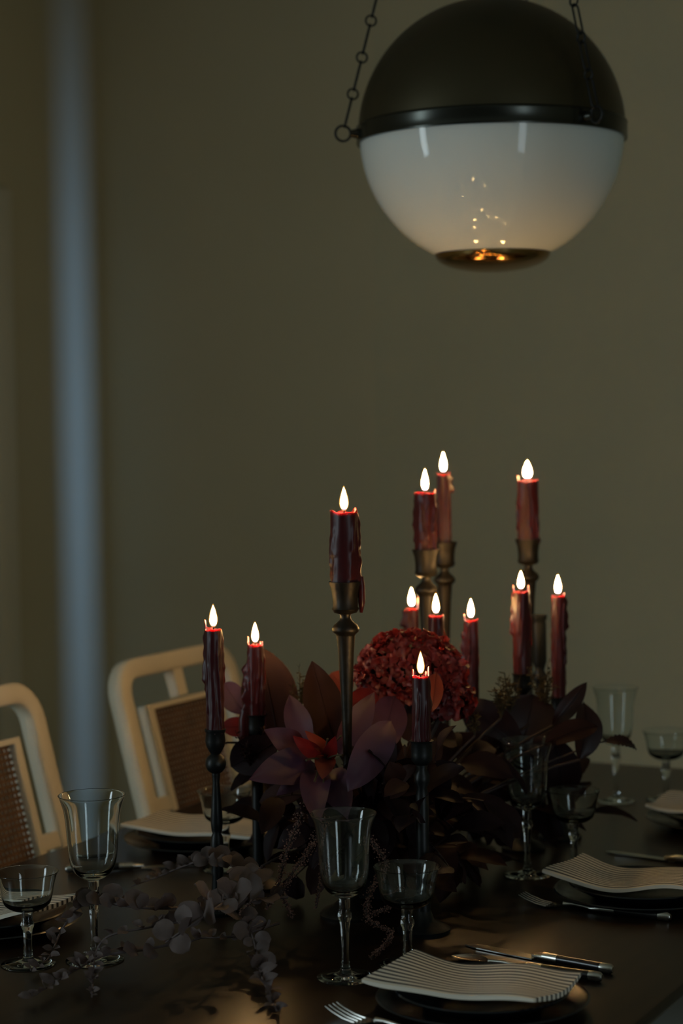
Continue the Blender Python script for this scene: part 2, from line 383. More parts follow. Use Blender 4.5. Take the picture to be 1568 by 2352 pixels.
# ------------------------------------------------------------------ chairs
LEAN = R(15); SZ = .44
def make_chair(label, y, xb=-1.862, rz=0.0):
    o = thing('cane_chair', (xb, y, 0), label, 'chair', 'cream cane-back dining chairs along the table', rz)
    def T(yy, h, q): return (-h*math.sin(LEAN) + q*math.cos(LEAN), yy, SZ + h*math.cos(LEAN) + q*math.sin(LEAN))
    H = (1.004-SZ)/math.cos(LEAN); W = .205; hw = .0175; hd = .016; r = .05
    a = W - hw; b = H - hw
    path = [(-a, -.02), (-a, b - r)] + [(-a + r - r*math.cos(R(x)), b - r + r*math.sin(R(x))) for x in range(15, 91, 15)] + \
           [(a - r + r*math.sin(R(x)), b - r + r*math.cos(R(x))) for x in range(0, 91, 15)] + [(a, -.02)]
    MB().sweep(path, hw, hd, T).build('back_frame', M['chair'], o, angle=50)
    pw = .118; ph1 = H - .094; ph0 = .05
    q = .0115
    MB().sweep([(-pw, ph0), (-pw, ph1), (pw, ph1), (pw, ph0)], q, .0125, T, closed=True).build('panel_frame', M['chair'], o, angle=30)
    MB().sweep([(0, ph1 + q*.8), (0, H - 2*hw + .003)], .017, .011, T).build('connector', M['chair'], o, angle=30)
    for s in (-1, 1):
        MB().sweep([(s*(pw + q*.8), .315), (s*(a - hw*.8), .315)], .014, .011, T).build('connector', M['chair'], o, angle=30)
    MB().sweep([(-a, .01), (a, .01)], .02, .014, T).build('lower_rail', M['chair'], o, angle=30)
    m = MB()                                     # cane: pairs of crossing strands with open eyes between
    y0, y1, h0, h1 = -pw + q*.6, pw - q*.6, ph0 + q*.6, ph1 - q*.6; st = .0105
    n = int((y1-y0)/st); k = 0
    for i in range(n+1):
        yy = y0 + (y1-y0)*i/n
        m.box((yy-.0031, h0, -.001), (yy+.0031, h1, .0006), T)
    n = int((h1-h0)/st)
    for i in range(n+1):
        hh = h0 + (h1-h0)*i/n
        m.box((y0, hh-.0029, -.0004), (y1, hh+.0029, .0012), T)
    c = m.build('cane_panel', M['cane'], o, smooth=False); c['kind'] = 'stuff'
    MB().bbox((0, -.215, SZ-.05), (.43, .215, SZ-.005), .008).build('seat_frame', M['chair'], o)
    MB().bbox((.012, -.205, SZ-.006), (.425, .205, SZ+.04), .016).build('seat_cushion', M['cushion'], o)
    for sx in (.022, .405):
        for sy in (-.19, .19):
            MB().bbox((sx-.018, sy-.018, 0), (sx+.018, sy+.018, SZ-.045), .004).build('leg', M['chair'], o)
    return o
make_chair('cream cane-back chair beside the stripe of daylight, behind the ribbed goblet', 2.515)
make_chair('cream cane-back chair behind the thin candle on a ball-turned stick', 3.155)

make_chair('cream cane-back chair tucked under the table, only its pale seat showing', 3.09, -.60, math.pi)

# ------------------------------------------------------------------ candlesticks
def stick(label, x, y, ztop, prof_fn, m, group=None, name='candlestick', seg=28):
    """prof_fn(H) -> [(part, profile)] with z from 0 (table) to H (cup rim)"""
    H = ztop - TZ
    o = thing(name, (x, y, TZ), label, 'candlestick', group)
    for part, pr in prof_fn(H): MB().lathe(pr, seg).build(part, m, o, angle=50)
    return o
def tall(H):
    c = H - .044
    return [('base', [(0, 0), (.040, 0), (.041, .004), (.036, .010), (.022, .016), (.012, .026), (.008, .034)]),
            ('stem', [(.0085, .030), (.0062, .06), (.0058, .12), (.0062, c*.6), (.0085, c-.10), (.0105, c-.055), (.0125, c-.030), (.0130, c-.028),
                      (.0175, c-.024), (.0185, c-.020), (.0160, c-.015), (.0080, c-.008), (.0065, c-.003), (.0095, c+.003)]),
            ('cup', [(.0085, c), (.0155, c+.002), (.0185, c+.007), (.0170, c+.010), (.0170, c+.020), (.0185, c+.032), (.0215, H-.003), (.0220, H), (.0185, H), (.0165, H-.006), (0, H-.008)])]
def turned(H):
    c = H - .034; b = c - .027
    return [('base', [(0, 0), (.034, 0), (.035, .005), (.030, .010), (.016, .015), (.010, .024), (.0085, .03)]),
            ('stem', [(.009, .028), (.0075, .05), (.0085, b-.135), (.0062, b-.12), (.0085, b-.112), (.0092, b-.10), (.0082, b-.088), (.0060, b-.083),
                      (.0075, b-.078), (.0085, b-.066), (.0068, b-.04), (.0048, b-.012), (.0060, b-.002)]),
            ('ball', [(.0058, b-.003)] + [(.0145*math.sin(R(x)), b + .0135 - .0145*math.cos(R(x))) for x in range(24, 160, 12)] + [(.0055, b+.027)]),
            ('cup', [(.0058, c-.001), (.0080, c+.002), (.0125, c+.010), (.0140, c+.018), (.0128, H-.005), (.0142, H-.003), (.0146, H), (.0120, H), (.0105, H-.006), (0, H-.008)])]
def plain(H):
    c = H - .032
    return [('base', [(0, 0), (.034, 0), (.035, .005), (.028, .010), (.014, .016), (.009, .03)]),
            ('stem', [(.0095, .028), (.0085, .06), (.0085, c-.04), (.0068, c-.03), (.0105, c-.022), (.0105, c-.014), (.0068, c-.006), (.0085, c+.002)]),
            ('cup', [(.008, c), (.0135, c+.006), (.0140, c+.014), (.0135, H-.004), (.0160, H), (.0120, H), (.0105, H-.006), (0, H-.008)])]

# ------------------------------------------------------------------ candles
def camang(a): d = CR_*math.cos(a) + CF_*math.sin(a); return d
CAMROT = math.atan2(CR_.y, CR_.x)
def candle(label, x, y, z0, z1, rad, seed, spikes, drips, fh, fw, cat='candle', name='taper_candle', lean=0, foff=(0, 0)):
    rnd = random.Random(seed)
    o = thing(name, (x, y, z0), label, cat, None)
    H = z1 - z0; N = 108; K = 48
    ph = [rnd.uniform(0, 6.28) for _ in range(6)]
    def da(a, b): return (a - b + math.pi) % (2*math.pi) - math.pi
    def rim(a):
        h = .0008*math.sin(2*a + ph[0]) + .0006*math.sin(5*a + ph[1])
        for (sa, sh, sw) in spikes: h += sh*math.exp(-(da(a, R(sa))/R(sw))**2)
        return h
    dr = list(drips)
    for _ in range(18): dr.append((rnd.uniform(0, 360), rnd.uniform(0, .35)*H, rnd.uniform(.25, 1.0)*H, rnd.uniform(.0006, .0017), rnd.uniform(5, 10)))
    def radius(a, d, r0):                                      # d = distance below the rim
        r = r0*(1 + .02*math.sin(3*a + ph[2]) + .012*math.sin(7*a + ph[3] + d*40))
        for (sa, ds, dl, th, sw) in dr:
            g_ = math.exp(-(da(a, R(sa) + .12*math.sin(d*55+sa))/R(sw))**2)
            if g_ < .02: continue
            x_ = (d - ds)/dl
            if 0 <= x_ <= 1:
                e = min(1, x_*8)*min(1, (1-x_)*14)*(.6 + .35*math.sin(d*300 + sa) *.5 + .5*x_**3)
                r += th*g_*max(e, 0)*1.3
        return r
    v = []; f = []
    rows = []
    for i in range(K+1):
        t_ = i/K
        for k in range(N):
            a = 2*math.pi*k/N; top = H + rim(a)
            z = t_*top if t_ < .9 else .9*H + (t_-.9)/.1*(top - .9*H)
            r = radius(a, H - min(z, H), rad)
            if t_ > .985: r *= .985
            v.append((r*math.cos(a + CAMROT), r*math.sin(a + CAMROT), z))
    for (fr, dz, fl) in ((.86, 0, .9), (.80, -.0022, .25), (.45, -.0032, 0), (.10, -.0028, 0)):
        for k in range(N):
            a = 2*math.pi*k/N; v.append((rad*fr*math.cos(a+CAMROT), rad*fr*math.sin(a+CAMROT), H + rim(a)*fl + dz))
    rows = K + 5
    for i in range(rows-1):
        for k in range(N):
            k2 = (k+1) % N; f.append((i*N+k, i*N+k2, (i+1)*N+k2, (i+1)*N+k))
    f.append(tuple(range(N))[::-1]); f.append(tuple((rows-1)*N+k for k in range(N)))
    mb = MB().add(v, f)
    for (sa, ds, dl, th, sw) in drips:                          # free-hanging drip ends
        if ds + dl > H:
            d_ = camang(R(sa)); p0 = d_*(rad + th*.5)
            mb.tube([p0 + Vector((0, 0, .012)), p0 + d_*th*.35, p0 + d_*th*.3 + Vector((0, 0, -(ds+dl-H)*.6)), p0 + d_*th*.1 + Vector((0, 0, -(ds+dl-H)))], [th*1.0, th*1.1, th*1.2, th*.5], 10)
    mb.build('wax', M['wax'], o, angle=80)
    fx, fy = (CR_*foff[0])[:2]
    MB().tube([(fx, fy, H-.004), (fx, fy, H+.003), (fx+.001, fy, H+.0065)], [.0009, .0009, .0006], 8).build('wick', M['wick'], o)
    prof = [(.12, 0), (.50, .05), (.80, .14), (.97, .25), (1.0, .34), (.93, .46), (.76, .60), (.52, .75), (.28, .88), (.11, .96), (0, 1.0)]
    fo = MB().lathe([(r_*fw/2, z_*fh) for r_, z_ in prof], 24).build('flame', M['flame'], o, angle=180)
    fo.location = (fx, fy, H + .0035)
    mo = MB().lathe([(r_*fw/2*1.22 + .0003, -.0008 + z_*fh*1.09) for r_, z_ in prof], 24).build('flame_mantle', M['mantle'], fo, angle=180)
    return o

STK = []
def lit(u, vt, vb, depth, rad, kind, lab_c, lab_s, seed, spikes, drips=(), f=(55, 22), m='iron', sgroup=None, foff=0, du=0):
    pt = P(u, vt, depth); pb = P(u, vb, depth); x, y = pt.x, pt.y
    s = stick(lab_s, x, y, pb.z, {'tall': tall, 'turned': turned, 'plain': plain}[kind], M[m], sgroup)
    candle(lab_c, x, y, pb.z - .006, pt.z, rad, seed, spikes, [(a, ds, dl, th, sw) for (a, ds, dl, th, sw) in drips],
           f[0]*depth/FPX*.98, f[1]*depth/FPX*.72, name='pillar_candle' if rad > .015 else 'taper_candle', foff=(foff, 0))
    STK.append((x, y))
G_ = 'tall aged brass candlesticks'
# u, candle top, cup rim, distance, radius
lit(790, 1178, 1336, 2.68, .0186, 'tall', 'thick oxblood pillar candle on the tallest lone brass candlestick', 'lone tall thin-stemmed candlestick rising through the plum flower', 1,
    [(30, .006, 14), (205, .004, 22), (285, .003, 20), (100, .003, 25), (340, .004, 14)], [(0, .05, .085, .0042, 13), (8, .0, .05, .002, 16)], (54, 24), 'oldbrass')
lit(976, 1132, 1262, 3.14, .0176, 'tall', 'thick oxblood pillar candle beside a thinner tall candle, its rim pointed on one side', 'tall brass candlestick rising from behind the hydrangea', 2,
    [(5, .006, 12), (180, .0015, 20), (250, .001, 20)], [(180, .02, .06, .0016, 15)], (50, 21), 'oldbrass')
lit(1018, 1089, 1245, 3.36, .0112, 'tall', 'slim oxblood candle with the highest flame of all', 'tall brass candlestick behind the one with the thick pillar', 3,
    [(10, .003, 15), (190, .001, 20)], [(0, .002, .03, .0055, 20)], (46, 20), 'oldbrass')
lit(1211, 1104, 1238, 3.36, .0175, 'tall', 'oxblood pillar candle with a wide double flame above two tapers', 'tall brass candlestick behind the twin-spiked taper', 4,
    [(180, .009, 14), (0, .002, 30), (80, .004, 30)], [(185, .03, .055, .002, 20), (5, .03, .06, .002, 18)], (42, 28), 'oldbrass')
lit(490, 1445, 1676, 2.72, .0118, 'turned', 'long oxblood taper in front of the cream chair back', 'black candlestick with a round ball below its cup', 5,
    [(178, .013, 12), (150, .003, 20)], [(180, .0, .075, .003, 16), (20, .02, .1, .001, 12)], (50, 22))
lit(586, 1481, 1642, 2.86, .0114, 'plain', 'oxblood taper with heavy wax run down beside the copper leaf', 'black candlestick under the taper with heavy wax runs', 6,
    [(165, .013, 16), (15, .005, 10), (50, .004, 12), (200, .004, 18)], [(186, .02, .13, .0075, 22), (200, .05, .12, .004, 16), (340, .05, .1, .002, 14)], (46, 20), foff=0)
lit(966, 1553, 1702, 2.60, .0114, 'plain', 'oxblood taper burning in front of the crimson hydrangea', 'black candlestick in front of the crimson hydrangea', 7,
    [(15, .012, 16), (50, .007, 14), (160, .008, 9), (240, .002, 30)], [(10, .0, .05, .0018, 18)], (50, 20))
lit(1196, 1358, 1548, 3.09, .0128, 'plain', 'oxblood taper whose rim has two upright wax spikes', 'black candlestick among olive filler below the twin-spiked taper', 8,
    [(180, .0085, 9), (5, .0085, 9)], [(182, .0, .07, .0035, 16), (0, .01, .05, .0015, 14)], (42, 20))
lit(1281, 1369, 1602, 3.17, .0110, 'plain', 'thin oxblood taper with one lumpy wax run, beside the pointed dark leaf', 'black candlestick behind the pointed dark leaf', 9,
    [(20, .006, 18)], [(5, .0, .055, .0045, 20), (0, .06, .05, .002, 16)], (44, 20))
lit(945, 1398, 1560, 3.24, .0112, 'plain', 'short oxblood taper with a tall leaning wax spike behind the hydrangea', 'black candlestick hidden behind the hydrangea, under the leaning wax spike', 10,
    [(5, .019, 18)], [(190, .0, .03, .006, 22), (176, .02, .05, .002, 14)], (44, 20))
lit(1001, 1414, 1560, 3.00, .0117, 'plain', 'oxblood taper standing in front of the tall thin stem behind the hydrangea', 'black candlestick close behind the hydrangea', 11,
    [(10, .003, 18)], [(0, .03, .08, .002, 18)], (46, 20))
lit(1081, 1424, 1612, 3.08, .0110, 'plain', 'oxblood taper standing clear between the hydrangea and the twin-spiked taper', 'black candlestick between the hydrangea and the twin-spiked taper', 12,
    [(180, .009, 14), (0, .003, 14)], [(184, .015, .06, .004, 16)], (44, 20))
# dark unlit stick
pt = P(1238, 1412, 3.26)
def tallcup(H):
    c = H - .085
    return [('base', [(0, 0), (.034, 0), (.035, .005), (.028, .010), (.014, .016), (.009, .03)]),
            ('stem', [(.0095, .028), (.0085, .06), (.0085, c-.04), (.0068, c-.03), (.0115, c-.022), (.0115, c-.014), (.0075, c-.006), (.0095, c+.002)]),
            ('cup', [(.009, c), (.0115, c+.008), (.0112, H-.016), (.0105, H-.010), (.0125, H-.006), (.0128, H), (.0098, H), (.009, H-.01), (0, H-.012)])]
stick('dark unlit candlestick with a long empty cup between two tapers', pt.x, pt.y, pt.z, tallcup, M['iron'])

# ------------------------------------------------------------------ glassware
def glass_mesh(name, outer, inner, ribs, amp, seg):
    m = MB()
    zb = inner[-1][1]
    def rf(r, z, a, i): return r
    # one closed shell: outer from foot up to rim, inner back down
    prof = outer + inner
    no = len(outer)
    ztop = outer[-1][1]
    def rf(r, z, a, i):
        if r < .02 or z < zb: return r
        k = min(1, max(0, (r-.02)/.008))*(0 if i < no else -1)
        return r + amp*k*(.5 + .5*math.cos(ribs*a)) * (1 if i < no - 1 else 0)
    m.lathe(prof, seg, rf=rf, cap=False)
    return m.mesh(name, M['glass'])
def smooth_prof(pts, n=5):
    """Catmull-Rom through the profile points"""
    out = []
    for i in range(len(pts)-1):
        p0 = pts[max(0, i-1)]; p1 = pts[i]; p2 = pts[i+1]; p3 = pts[min(len(pts)-1, i+2)]
        for k in range(n):
            t_ = k/n
            out.append(tuple(max(0, .5*((2*p1[j]) + (-p0[j]+p2[j])*t_ + (2*p0[j]-5*p1[j]+4*p2[j]-p3[j])*t_*t_ + (-p0[j]+3*p1[j]-3*p2[j]+p3[j])*t_**3)) for j in (0, 1)))
    return out + [pts[-1]]
foot = [(0, .0), (.02, .0), (.0345, .0), (.0350, .0008), (.0345, .0016), (.016, .0042), (.0075, .0075), (.0058, .012)]
stem_g = [(.0042, .03), (.0050, .055), (.0066, .068), (.0067, .070), (.0084, .073), (.0086, .076), (.0080, .079), (.0067, .081), (.0066, .084), (.0068, .096)]
gob_out = foot + smooth_prof([(.0052, .016), (.0042, .03), (.0050, .055), (.0066, .068)], 4)[1:] + stem_g[3:] + \
    smooth_prof([(.0069, .098), (.014, .1005), (.0235, .109), (.0282, .122), (.0300, .140), (.0318, .165), (.0342, .182), (.0385, .196), (.0405, .2000)], 5)
gob_in = smooth_prof([(.0398, .2004), (.0376, .1955), (.0331, .182), (.0306, .165), (.0288, .140), (.0268, .123), (.0215, .111), (.011, .1055), (0, .105)], 5)
cp_stem = [(.0060, .012), (.0052, .025), (.0056, .040), (.0066, .046), (.0082, .049), (.0086, .052), (.0080, .055), (.0068, .0575), (.0070, .068)]
cp_out = foot[:-1] + cp_stem + smooth_prof([(.0072, .070), (.018, .0715), (.0285, .078), (.0325, .088), (.0350, .102), (.0385, .115), (.0412, .1200)], 6)
cp_in = smooth_prof([(.0405, .1204), (.0374, .1148), (.0338, .102), (.0312, .0885), (.0268, .0805), (.015, .0755), (0, .075)], 6)
gm = glass_mesh('ribbed_goblet', gob_out, gob_in, 38, .00030, 228)
cm = glass_mesh('ribbed_coupe', cp_out, cp_in, 42, .00030, 252)
def glass(mesh, name, x, y, label, cat, sc=1.0, rz=0.0):
    o = link(name, mesh); o.location = (x, y, TZ + .0002); o.scale = (sc, sc, sc); o.rotation_euler = (0, 0, rz)
    tag(o, label, cat, 'ribbed goblets' if 'goblet' in name else 'ribbed coupes'); return o
glass(gm, 'wine_goblet', -1.100, 2.107, 'clear ribbed goblet under the plum petals, between amaranth tassels and coupe', 'goblet')
glass(gm, 'wine_goblet', -1.422, 2.045, 'clear ribbed goblet standing in the eucalyptus, before a chair back', 'goblet', 1.045, .3)
glass(gm, 'wine_goblet', -1.105, 2.700, 'clear ribbed goblet in front of the dark magnolia leaves', 'goblet', 1, .7)
glass(gm, 'wine_goblet', -1.179, 3.292, 'clear goblet against the wall behind the small serrated leaf', 'goblet', 1, 1.1)
glass(cm, 'coupe_glass', -1.056, 2.189, 'shallow ribbed coupe beside the goblet under the plum petals', 'coupe glass', 1.02)
glass(cm, 'coupe_glass', -1.487, 1.994, 'shallow ribbed coupe with its foot beside the eucalyptus tips', 'coupe glass', .97, .4)
glass(cm, 'coupe_glass', -1.533, 2.551, 'shallow ribbed coupe behind the ball-turned candlestick', 'coupe glass', 1, .8)
glass(cm, 'coupe_glass', -1.060, 2.774, 'shallow ribbed coupe beside the goblet at the magnolia leaves', 'coupe glass', .97, 1.3)
glass(cm, 'coupe_glass', -1.105, 3.345, 'shallow coupe at the table end, seen against the wall', 'coupe glass', 1, 1.9)

# ------------------------------------------------------------------ place settings
def plate_prof(Rr, h, t=.004):
    return [(0, 0), (Rr*.62, 0), (Rr*.66, .002), (Rr*.97, h-.002), (Rr, h), (Rr*.985, h+.0015), (Rr*.95, h-.0005), (Rr*.66, t+.003), (Rr*.60, t), (0, t)]
pm1 = MB().lathe(plate_prof(.122, .015), 96).mesh('charger_plate', M['plate'], True, 40)
pm2 = MB().lathe(plate_prof(.101, .020), 96).mesh('dinner_plate', M['plate'], True, 40)
def napkin(name, x, y, z, L, W, seed, label, rot=0.0, bulge=.012):
    rnd = random.Random(seed); nu, nv = 44, 20
    p = [rnd.uniform(0, 6.28) for _ in range(4)]
    v = []; uvs = []
    th = .0075
    def hgt(a, b):                    # a,b in -1..1 : sags into the plate and climbs over its rim
        return bulge*(abs(a)**1.8) + .003*math.sin(3.1*a + p[0]) + .0022*math.sin(5*a + 1.5*b + p[1]) + .003*b*b + .002*math.sin(2.4*b + p[2])*a
    for layer in (0, 1):
        for i in range(nu+1):
            for j in range(nv+1):
                a = 2*i/nu-1; b = 2*j/nv-1
                xx = a*L/2 + .004*math.sin(2*b + p[3]); yy = b*W/2 + .0035*math.sin(3*a + p[0])
                zz = hgt(a, b)
                if layer: zz += th*(1 - .35*(abs(b)**6) - .2*(abs(a)**8))
                v.append((xx, yy, zz)); uvs.append((i/nu, j/nv))
    n0 = (nu+1)*(nv+1); f = []
    I = lambda l, i, j: l*n0 + i*(nv+1) + j
    for i in range(nu):
        for j in range(nv):
            f.append((I(1,i,j), I(1,i+1,j), I(1,i+1,j+1), I(1,i,j+1)))
            f.append((I(0,i,j), I(0,i,j+1), I(0,i+1,j+1), I(0,i+1,j)))
    for i in range(nu):
        f.append((I(0,i,0), I(0,i+1,0), I(1,i+1,0), I(1,i,0))); f.append((I(0,i+1,nv), I(0,i,nv), I(1,i,nv), I(1,i+1,nv)))
    for j in range(nv):
        f.append((I(0,0,j+1), I(0,0,j), I(1,0,j), I(1,0,j+1))); f.append((I(0,nu,j), I(0,nu,j+1), I(1,nu,j+1), I(1,nu,j)))
    m = bpy.data.meshes.new(name); m.from_pydata(v, [], f); m.materials.append(M['linen'])
    ul = m.uv_layers.new(name='UVMap')
    for lp in m.loops: ul.data[lp.index].uv = uvs[lp.vertex_index]
    m.polygons.foreach_set('use_smooth', [True]*len(m.polygons)); m.set_sharp_from_angle(angle=R(50))
    o = link(name, m); o.location = (x, y, z); o.rotation_euler = (0, 0, rot)
    return tag(o, label, 'napkin', 'striped napkins laid across the plates')
def setting(x, y, d, seed, rot=0.0, L=.215, W=.130, nx=0.0, ny=0.0):
    a = link('charger_plate', pm1); a.location = (x, y, TZ); tag(a, 'wide black charger plate ' + d, 'plate', 'black charger plates')
    b = link('dinner_plate', pm2); b.location = (x, y, TZ + .0045); tag(b, 'black dinner plate stacked on the charger ' + d, 'plate', 'black dinner plates')
    napkin('napkin', x + nx, y + ny, TZ + .0225, L, W, seed, 'striped cream linen napkin on the plate ' + d, rot)
setting(-.900, 2.060, 'flanked by knife and spoon on bare wood', 1, R(-3), nx=-.01)
setting(-.904, 2.625, 'next to the fork on bare wood', 2, R(-3), nx=-.01)
setting(-.952, 3.16, 'at the table end by the wall', 3, R(-3))
setting(-1.66, 2.685, 'before the chair behind the ball-turned stick', 4, R(2), L=.235, nx=.015)
setting(-1.640, 2.120, 'next to the coupe among eucalyptus', 5, R(2), nx=-.012)

def knife(x, y, rz, label, z=TZ, L=.215):
    """lies along local +x: blade tip at +x, handle at -x"""
    o = thing('table_knife', (x, y, z), label, 'knife', None, rz)
    pts = [(.0, -.0085), (.055, -.009), (.085, -.0085), (.100, -.004), (.106, .004), (.085, .0085), (.05, .009), (0, .0085)]
    n = len(pts); v = [(p[0], p[1], .0028) for p in pts] + [(p[0], p[1], .0012) for p in pts]
    f = [tuple(range(n)), tuple(range(n, 2*n))[::-1]] + [((i+1) % n, i, i+n, (i+1) % n + n) for i in range(n)]
    MB().add(v, f).build('blade', M['silver'], o, smooth=False)
    handle_parts(o); return o
def handle_parts(o):
    MB().tube([(.004, 0, .0045), (-.006, 0, .005), (-.014, 0, .0055)], [.0030, .0046, .0050], 12).build('neck', M['silver'], o)
    MB().tube([(-.013, 0, .0058), (-.034, 0, .0060)], .0058, 14).build('collar', M['silver'], o)
    MB().tube([(-.033, 0, .0060), (-.060, 0, .0062), (-.098, 0, .0064)], [.0054, .0058, .0060], 14).build('handle', M['handle'], o)
    MB().tube([(-.097, 0, .0064), (-.110, 0, .0064), (-.114, 0, .0064)], [.0063, .0063, .0035], 14).build('end_cap', M['silver'], o)
def fork(x, y, rz, label, z=TZ):
    o = thing('table_fork', (x, y, z), label, 'fork', None, rz)
    MB().tube([(.002, 0, .005), (.015, 0, .0065), (.03, 0, .0075), (.042, 0, .006)], [.003, .0024, .0024, .004], 10).build('shaft', M['silver'], o)
    m = MB()
    for k in range(7):
        pass
    pr = [(.040, .004, .0055), (.048, .0085, .0032), (.058, .0115, .0018), (.066, .0120, .0020)]
    v = []; f = []
    for (xx, hwid, zz) in pr:
        for s in (-1, -.5, 0, .5, 1): v.append((xx, hwid*s, zz + .0012*s*s))
    for i in range(len(pr)-1):
        for j in range(4): f.append((i*5+j, i*5+j+1, (i+1)*5+j+1, (i+1)*5+j))
    v2 = [(p[0], p[1], p[2]-.0012) for p in v]; n = len(v)
    f2 = [tuple(i + n for i in q)[::-1] for q in f]
    MB().add(v + v2, f + f2).build('fork_bowl', M['silver'], o)
    for k in range(4):
        y0 = (k-1.5)*.0068
        MB().tube([(.064, y0*1.0, .0022), (.080, y0*1.02, .0042), (.096, y0, .009), (.106, y0, .0135)], [.0016, .0014, .0012, .0007], 8).build('tine', M['silver'], o)
    handle_parts(o); return o
def lay(fn, tip, end, label):
    """tip / end given as photo points on the table"""
    a = PL(*tip, TZ + .006); b = PL(*end, TZ + .006); d = (a - b).normalized()
    c = b + d*.114
    return fn(c.x, c.y, math.atan2(d.y, d.x), label)
lay(fork, (1213, 2066), (1540, 2107), 'silver fork lying clear on bare wood, tines pointing at the flowers')
lay(knife, (1064, 2160), (1408, 2228), 'silver knife with black handle lying beside the spoon on bare wood')
lay(fork, (826, 2336), (1130, 2404), 'silver fork close against the rim of the plate with knife and spoon')
lay(knife, (1368, 1946), (1690, 1990), 'silver knife whose blade shows past a napkin, near the magnolia coupe')
lay(knife, (322, 1987), (150, 1997), 'silver knife lying behind the eucalyptus goblet')
k2 = PL(1383, 2246, TZ+.006)
# second piece tucked beside the knife
def spoon(x, y, rz, label):
    o = thing('table_spoon', (x, y, TZ), label, 'spoon', None, rz)
    MB().tube([(.002, 0, .005), (.02, 0, .0065), (.04, 0, .005)], [.003, .0024, .0028], 10).build('shaft', M['silver'], o)
    v = []; f = []; n = 9
    for layer in (0, 1):
        for i in range(n):
            t_ = i/(n-1); hw = .0145*math.sin(math.pi*min(.999, max(.03, t_)))**.7
            for j in range(5):
                s = (j-2)/2; v.append((.038 + .055*t_, hw*s, .0018 + .005*(s*s)*math.sin(math.pi*t_) + .003*(2*t_-1)**2 - .001*layer))
    for i in range(n-1):
        for j in range(4):
            q = (i*5+j, i*5+j+1, (i+1)*5+j+1, (i+1)*5+j); f.append(q); f.append(tuple(k+n*5 for k in q)[::-1])
    MB().add(v, f).build('spoon_bowl', M['silver'], o)
    handle_parts(o); return o
d = Vector((-1, .10, 0)).normalized(); c = k2 + d*.114
spoon(c.x, c.y, math.atan2(d.y, d.x), 'black-handled spoon tucked between a plate rim and the knife')

# ------------------------------------------------------------------ flowers and foliage
def leafgeo(B, Tp, width, nrm, bend=.0, fold=.25, tipf=.5, n=10, wav=0.0, seed=0, round_=False):
    B = Vector(B); Tp = Vector(Tp); ax = Tp - B; L = ax.length; ax.normalize()
    nrm = Vector(nrm); nrm = (nrm - ax*nrm.dot(ax)).normalized(); side = ax.cross(nrm)
    rnd = random.Random(seed); p0, p1 = rnd.uniform(0, 6.28), rnd.uniform(0, 6.28)
    v = []; f = []
    J = 6
    for i in range(n+1):
        t_ = i/n
        if round_: pr = math.sqrt(max(0, 1-(2*t_-1)**2))**.9
        else:
            pr = (t_**.75)*((1-t_)**(tipf+.35)); pr /= (.75/(1.1+tipf))**.75*((.35+tipf)/(1.1+tipf))**(tipf+.35)
        pr = max(pr, .015)
        for j in range(J+1):
            s = 2*j/J-1
            off = bend*L*4*t_*(1-t_) + fold*abs(s)*pr*width*.5 + wav*width*math.sin(9*t_+p0)*abs(s)*s + wav*.5*width*math.sin(6*t_+p1)*s
            v.append(B + ax*(L*t_) + side*(s*pr*width*.5) + nrm*off)
    for i in range(n):
        for j in range(J):
            a = i*(J+1)+j; f.append((a, a+1, a+J+2, a+J+1))
    return v, f
def leafobj(name, m, parent, *args, **kw):
    v, f = leafgeo(*args, **kw); c = parent.matrix_world.translation if False else Vector(parent.location)
    return MB().add(rel(v, c), f).build(name, M[m], parent, angle=180)
TOCAM = -FWD

# low bowl that carries the arrangement
bc = P(875, 1900, 2.83); BX, BY = bc.x, bc.y
bowl = tag(MB().lathe([(0, 0), (.05, 0), (.055, .004), (.035, .014), (.04, .022), (.07, .045), (.085, .072), (.082, .073), (.068, .05), (.03, .028), (0, .027)], 48).build('flower_bowl', M['bowl']),
           'black footed bowl hidden under the flowers', 'bowl'); bowl.location = (BX, BY, TZ)
HEART = Vector((BX, BY, TZ + .06))

def curve(a, b, sag, n=8):
    a = Vector(a); b = Vector(b); return [a.lerp(b, i/n) + Vector((0, 0, sag*4*(i/n)*(1-i/n))) for i in range(n+1)]
def flower_root(name, at, label, cat='flower', group=None, stem=True, r=.0028):
    o = thing(name, at, label, cat, group)
    if stem: MB().tube(rel(curve(HEART, at, .01), at), r, 8).build('stem', M['stem'], o)
    return o

# --- plum flower with broad petals
D0 = 2.70
fc = P(745, 1750, D0 + .03)
fl = flower_root('lily', fc, 'large open plum flower with broad pointed petals above a ribbed goblet')
spec = [  # tip u,v, depth, width px, bend, material, base u,v
    (572, 1790, 2.66, 88, .10, 'purple', 722, 1752), (634, 1828, 2.68, 46, .10, 'purple', 712, 1768), (728, 1902, 2.60, 74, .12, 'purple', 728, 1768), (800, 1885, 2.62, 84, .10, 'purple', 750, 1768),
    (898, 1655, 2.66, 84, .06, 'purple', 800, 1818), (606, 1676, 2.70, 62, .12, 'purple', 700, 1728),
    (664, 1596, 2.76, 62, .06, 'purple', 706, 1722), (860, 1590, 2.74, 66, .06, 'purple', 778, 1735)]
for i, (u, v_, dp, wp, bd, mt, bu, bv) in enumerate(spec):
    tip = P(u, v_, dp); base = P(bu, bv, D0 + .02 if i != 4 else 2.62)
    leafobj('petal', mt, fl, base, tip, wp*dp/FPX, TOCAM + Vector((.1*math.sin(i*2), 0, .3)), bend=bd, fold=.22, tipf=.62 if i != 4 else .3, wav=.07, seed=i)
